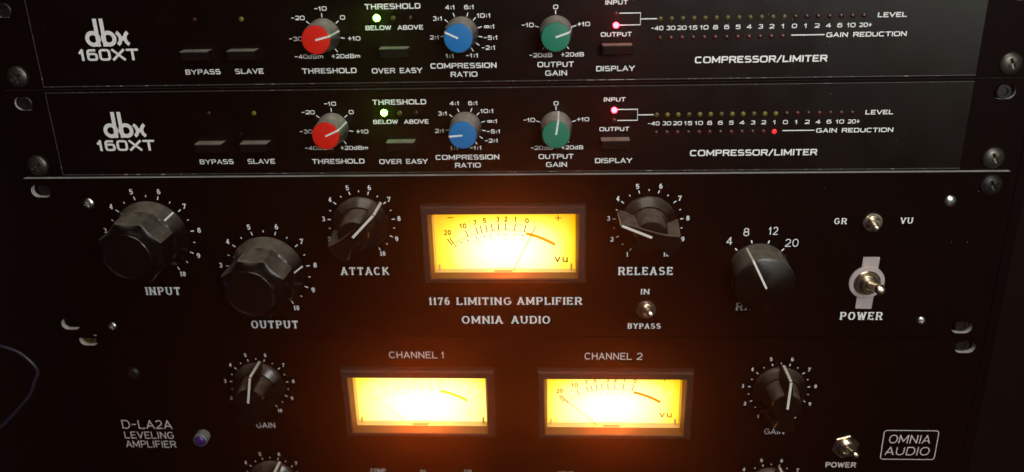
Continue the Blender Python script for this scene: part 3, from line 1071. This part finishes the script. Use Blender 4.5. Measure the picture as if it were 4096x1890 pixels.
dial_scale(amp, (71.5, Z - 25.2), 15.8, 17.4, 19.6, 2.5)
mb = MB()
for a in (-43.6, -14.0, 15.6, 45.0):
    ribbon(mb, [polar((126.9, Z - 51.6), 15.6, a), polar((126.9, Z - 51.6), 17.2, a)], .34, .34, -.03)
part("scale_marks", mb, M['print'], amp)
mb = MB()
for s, x0, x1, zb in (("4", 110.5, 113.4, -37.3), ("8", 118.5, 121.4, -32.6), ("12", 130.8, 135.3, -32.0), ("20", 139.3, 145.8, -38.4)):
    text_into(mb, s, x0, x1, Z + zb, 4.2, 'thin', weight=1.5)
part("scale_numerals", mb, M['print'], amp)
fluted_knob(amp, -179.9, Z - 31.2, 46, "large fluted input knob")
fluted_knob(amp, -122.3, Z - 50.6, 81, "large fluted output knob")
pointer_knob(amp, -71.5, Z - 24.7, 44, "attack knob pointing up right")
pointer_knob(amp, 71.5, Z - 25.2, -67, "release knob pointing left")
ratio_knob(amp, 126.9, Z - 51.6, -26.5, "round drum shaped ratio knob")
toggle(amp, 72.0, Z - 72.3, 5.1, (1.0, 3.4, 13.5), label="small bypass toggle flicked up")
toggle(amp, 179.8, Z - 25.0, 4.9, (-2.6, 1.2, 13.5), label="small meter toggle flicked left")
toggle(amp, 181.3, Z - 57.6, 6.6, (0.4, 4.4, 19.0), (1.8, 2.6), washer=8.8, label="big power toggle flicked up")
mb = MB()
mb.prism([(178.1, Z - 44.3), (178.2, Z - 43.9), (186.0, Z - 43.9), (186.2, Z - 44.4), (185.5, Z - 72.1), (185.2, Z - 72.4), (177.7, Z - 72.2), (177.4, Z - 71.8)], -.35, 0.0)
part("switch_plate", mb, M['plate'], amp)
for x, z, s, sl in ((-209.8, -13.4, 1.0, False), (-211.0, -83.1, .8, False), (215.4, -14.6, 1.0, True), (211.0, -78.8, .78, False)):
    me = mesh_of(("panel_screw", sl), [M['zinc']], lambda mb: screw_head(mb, 2.9, 1.9, 1.5, .36, .8, 60 if sl else 20, sl), True, 30)
    o = link("panel_screw", me, amp, (x, 0, Z + z))
    o.scale = (s, s, s)
dust(amp, -238, 238, 2, 87, 90, -.04, 33)

# ------------------------------------------------------------------ leveling amplifier (3U)
la = thing("leveling_amplifier", (0, -1, -222.25), "three unit high black leveling amplifier at the bottom with two glowing meters", "audio amplifier")
Z3 = 222.25
mb = MB()
MC = ((-48.5, -128.1), (56.9, -128.3))
holes = [rect(cx - 37.5, cx + 37.5, Z3 + cz - 18.4, Z3 + cz + 17) for cx, cz in MC]
holes += [slot_outline(x, Z3 + zz, 10.4, 6.6) for x, zz in ((-226.0, -91.6), (235.4, -94.4))]
mb.plate(rect(-241.3, 241.3, .45, 222.25 - 89.3), holes, 0.0, 3.0, 0, 2, 1)
part("face_plate", mb, [M['panel2'], M['alu'], M['panel2']], la)
mb = MB()
mb.box(-216, 216, 12, 220, 2, 130)
part("chassis", mb, M['void'], la)
vu_meter(la, MC[0][0], Z3 + MC[0][1], 1.3, 1.0, ((-28.3, 1.6), (-7.8, -17.3)), 2, "left channel meter glowing almost white")
vu_meter(la, MC[1][0], Z3 + MC[1][1], 1.12, -1.5, ((-29.2, 1.4), (-9.0, -17.3)), 1, "right channel meter glowing yellow with readable scale")
P2 = M['print2']
for s, x0, x1, zb, h, w in (
        ("CHANNEL", -63.1, -37.2, -102.0, 4.0, 1.1), ("1", -34.9, -33.6, -102.0, 4.0, 1.1), ("CHANNEL", 40.9, 65.6, -102.4, 4.1, 1.1), ("2", 68.2, 71.2, -102.4, 4.1, 1.1),
        ("D-LA2A", -218.0, -189.2, -147.7, 5.6, .95), ("LEVELING", -217.8, -189.2, -154.2, 4.5, 1.0), ("AMPLIFIER", -218.0, -189.0, -160.2, 4.5, 1.0),
        ("GAIN", -141.0, -130.3, -146.5, 3.5, 1.1), ("GAIN", 138.1, 148.8, -147.9, 3.5, 1.1), ("COMP", -79.2, -70.6, -175.6, 2.6, 1.3), ("IN", -51.0, -48.0, -175.6, 2.3, 1.3),
        ("GR", -26.1, -21.9, -175.6, 2.5, 1.3), ("COMP", 26.6, 35.2, -176.1, 2.6, 1.3), ("POWER", 172.8, 189.2, -169.0, 3.4, 1.6)):
    lettering(la, s, x0, x1, Z3 + zb, h, 'sans', mat=P2, weight=w)
for s, x0, x1, zb in (("OMNIA", 204.6, 226.4, -153.0), ("AUDIO", 203.6, 226.9, -160.6)):
    lettering(la, s, x0, x1, Z3 + zb, 5.3, 'sans', mat=P2, weight=.9, shear=.06)
mb = MB()
out = rrect(201.6, 230.2, Z3 - 163.3, Z3 - 144.9, 1.6)
ribbon(mb, out + [out[0]], .2, .2, -.03)
part("badge_outline", mb, P2, la)
dial_scale(la, (-135.8, Z3 - 118.7), 14.9, 16.3, 19.0, 2.1, 'slab', P2, weight=1.3)
dial_scale(la, (143.5, Z3 - 120.1), 14.9, 16.3, 19.1, 2.1, 'slab', P2, weight=1.3)
dial_scale(la, (-136.0, Z3 - 182.0), 14.9, 16.2, 18.9, 2.1, 'slab', P2, weight=1.3)
dial_scale(la, (143.6, Z3 - 183.2), 14.9, 16.2, 19.0, 2.1, 'slab', P2, weight=1.3)
pointer_knob(la, -135.8, Z3 - 118.7, 11, "upper left gain knob pointing just right of straight up", 19.0)
pointer_knob(la, 143.5, Z3 - 120.1, 1.5, "upper right gain knob pointing straight up", 19.0)
pointer_knob(la, -136.0, Z3 - 182.0, 23, "lower left knob cut by the frame", 19.0)
pointer_knob(la, 143.6, Z3 - 183.2, 14, "lower right knob cut by the frame", 19.0)
toggle(la, 181.6, Z3 - 154.2, 7.4, (0.3, 5.2, 17.0), (1.1, 2.0), hexnut=True, label="power toggle on a hexagonal nut, flicked up")
mb = MB()
mb.lathe([(3.9, 0), (3.9, 4.8), (3.7, 5.4), (3.4, 5.6), (3.3, 5.0)], 40, cap=False)
o = part("indicator_lamp", mb, M['chrome'], la, (-172.1, 0, Z3 - 151.8), smooth=True, angle=30, label="chrome ringed violet indicator lamp")
mb = MB()
mb.lathe([(3.3, 4.6), (3.1, 5.8), (2.3, 6.6), (1.2, 7.0), (.1, 7.1)], 32)
part("lens", mb, M['lamp_lens'], o, smooth=True, angle=60)
me = mesh_of("black_dome_screw", [M['blackscrew']], lambda mb: screw_head(mb, 3.4, 2.4, 1.6, .4, .8, 10), True, 30)
link("panel_screw", me, la, (-204.6, 0, Z3 - 111.6), label="small black domed screw")
dust(la, -238, 238, 45, 130, 60, -.04, 34)

# ------------------------------------------------------------------ rack, screws, cable, surroundings
rack = thing("equipment_rack", (0, 2.2, -260), "black steel rack frame whose rails carry the four units", "rack")
for s in (-1, 1):
    mb = MB()
    hs = []
    for u in range(-5, 3):
        for dz in (6.35, 22.2, 38.1):
            z = u * 44.45 + dz + 260
            hs.append(rect(s * 232.55 - 4.2, s * 232.55 + 4.2, z - 4.2, z + 4.2))
    xa, xb = sorted((s * 221.0, s * 246.0))
    mb.plate(rect(xa, xb, 4, 396), hs, 0.0, 2.0, 0, 0, 0)
    a, b = sorted((s * 244.0, s * 246.0))
    mb.box(a, b, 2.0, 40.0, 4, 396)
    part("rack_rail", mb, M['rail'], rack)
    mb = MB()
    a, b = sorted((s * 247.0, s * 252.0))
    mb.box(a, b, 1.0, 300.0, 0, 400)
    part("side_panel", mb, M['rail'], rack)
mb = MB()
mb.box(-252, 252, 300.5, 304, 0, 400)
part("back_panel", mb, M['void'], rack)
for x, z, m in ((-226.4, -91.6, 'brass'), (233.0, -83.0, 'blackscrew'), (235.0, -94.2, 'blackscrew'), (-232.5, -6.6, 'blackscrew'), (-232.5, 37.6, 'blackscrew'), (232.5, 37.6, 'blackscrew'), (-232.5, 82.0, 'blackscrew')):
    mb = MB()
    mb.lathe([(3.4, 0), (3.4, 1.0), (3.0, 1.3), (1.9, 1.3), (1.7, .3)], 24)
    part("cage_nut", mb, M[m], rack, (x, -.1, 260 + z), smooth=True, angle=30)

sm = mesh_of("rack_screw", [M['rackscrew']], lambda mb: screw_head(mb, 5.2, 3.0, 2.7, .6, 1.6, 25), True, 28)
for x, z, lab, m in ((-232.55, 50.8, "grey domed cross head screw at the left end of the top compressor", None),
                     (-232.55, 6.35, "grey domed cross head screw at the left end of the second compressor", None),
                     (232.55, 50.8, "grey domed cross head screw at the right end of the top compressor", None),
                     (232.55, 6.35, "grey domed cross head screw at the right end of the second compressor", None),
                     (233.0, -6.6, "black screw in the upper right slot of the limiting amplifier", 'b')):
    t = thing("rack_screw", (x, 0.7 if not m else -1.0, z), lab, "screw", "rack screws holding the units")
    if m:
        me = mesh_of("rack_screw_black", [M['blackscrew']], lambda mb: screw_head(mb, 5.2, 3.0, 2.7, .6, 1.6, 25), True, 28)
    else:
        me = sm
    link("screw_head", me, t)
    mb = MB()
    mb.lathe([(2.6, -6.0), (2.6, 0.2)], 20)
    part("screw_shaft", mb, M['blackscrew'] if m else M['rackscrew'], t)

CAB = [(-330, -91), (-300, -95.5), (-283.2, -100.35), (-279.2, -101.7), (-273.3, -104.45), (-268.6, -109.24), (-265.7, -114.06), (-265.7, -118.1), (-268.5, -123.0), (-273.5, -132.1), (-281.8, -140.6), (-290.6, -149.1), (-296.3, -153.9), (-315, -169), (-335, -180)]


def spline(pts, n=8):
    out = []
    for i in range(len(pts) - 1):
        p0, p1, p2, p3 = (Vector(pts[max(0, i - 1)]), Vector(pts[i]), Vector(pts[i + 1]), Vector(pts[min(len(pts) - 1, i + 2)]))
        for k in range(n):
            t = k / n
            out.append(.5 * ((2 * p1) + (-p0 + p2) * t + (2 * p0 - 5 * p1 + 4 * p2 - p3) * t * t + (-p0 + 3 * p1 - 3 * p2 + p3) * t ** 3))
    out.append(Vector(pts[-1]))
    return out


mb = MB()
mb.tube(spline([(x, 8.0, z) for x, z in CAB]), 0.95, 12)
cb = part("cable", mb, M['cable'], None, smooth=True, angle=60)
cb["label"] = "thin black cable looping out beside the lower left of the rack"
cb["category"] = "cable"

mb = MB()
mb.box(-1500, 1500, 620, 640, -900, 1200)
w = part("wall", mb, simple("dark_room_wall", (0.010, 0.006, 0.007), 0.8, bump=.3, bscale=60), None, kind="structure")

# added amber-tinted volume imitating lens glare around the meters and leds
hz = MB()
hz.box(-600, 600, -700, 380, -420, 420)
m = bpy.data.materials.new("glare_volume")
m.use_nodes = True
nt = m.node_tree
nt.nodes.clear()
out = nt.nodes.new("ShaderNodeOutputMaterial")
pv = nt.nodes.new("ShaderNodeVolumePrincipled")
pv.inputs["Color"].default_value = (1.0, 0.32, 0.11, 1)
pv.inputs["Density"].default_value = 0.37
pv.inputs["Anisotropy"].default_value = 0.91
nt.links.new(pv.outputs[0], out.inputs["Volume"])
part("glare_haze", hz, m, None, kind="stuff")
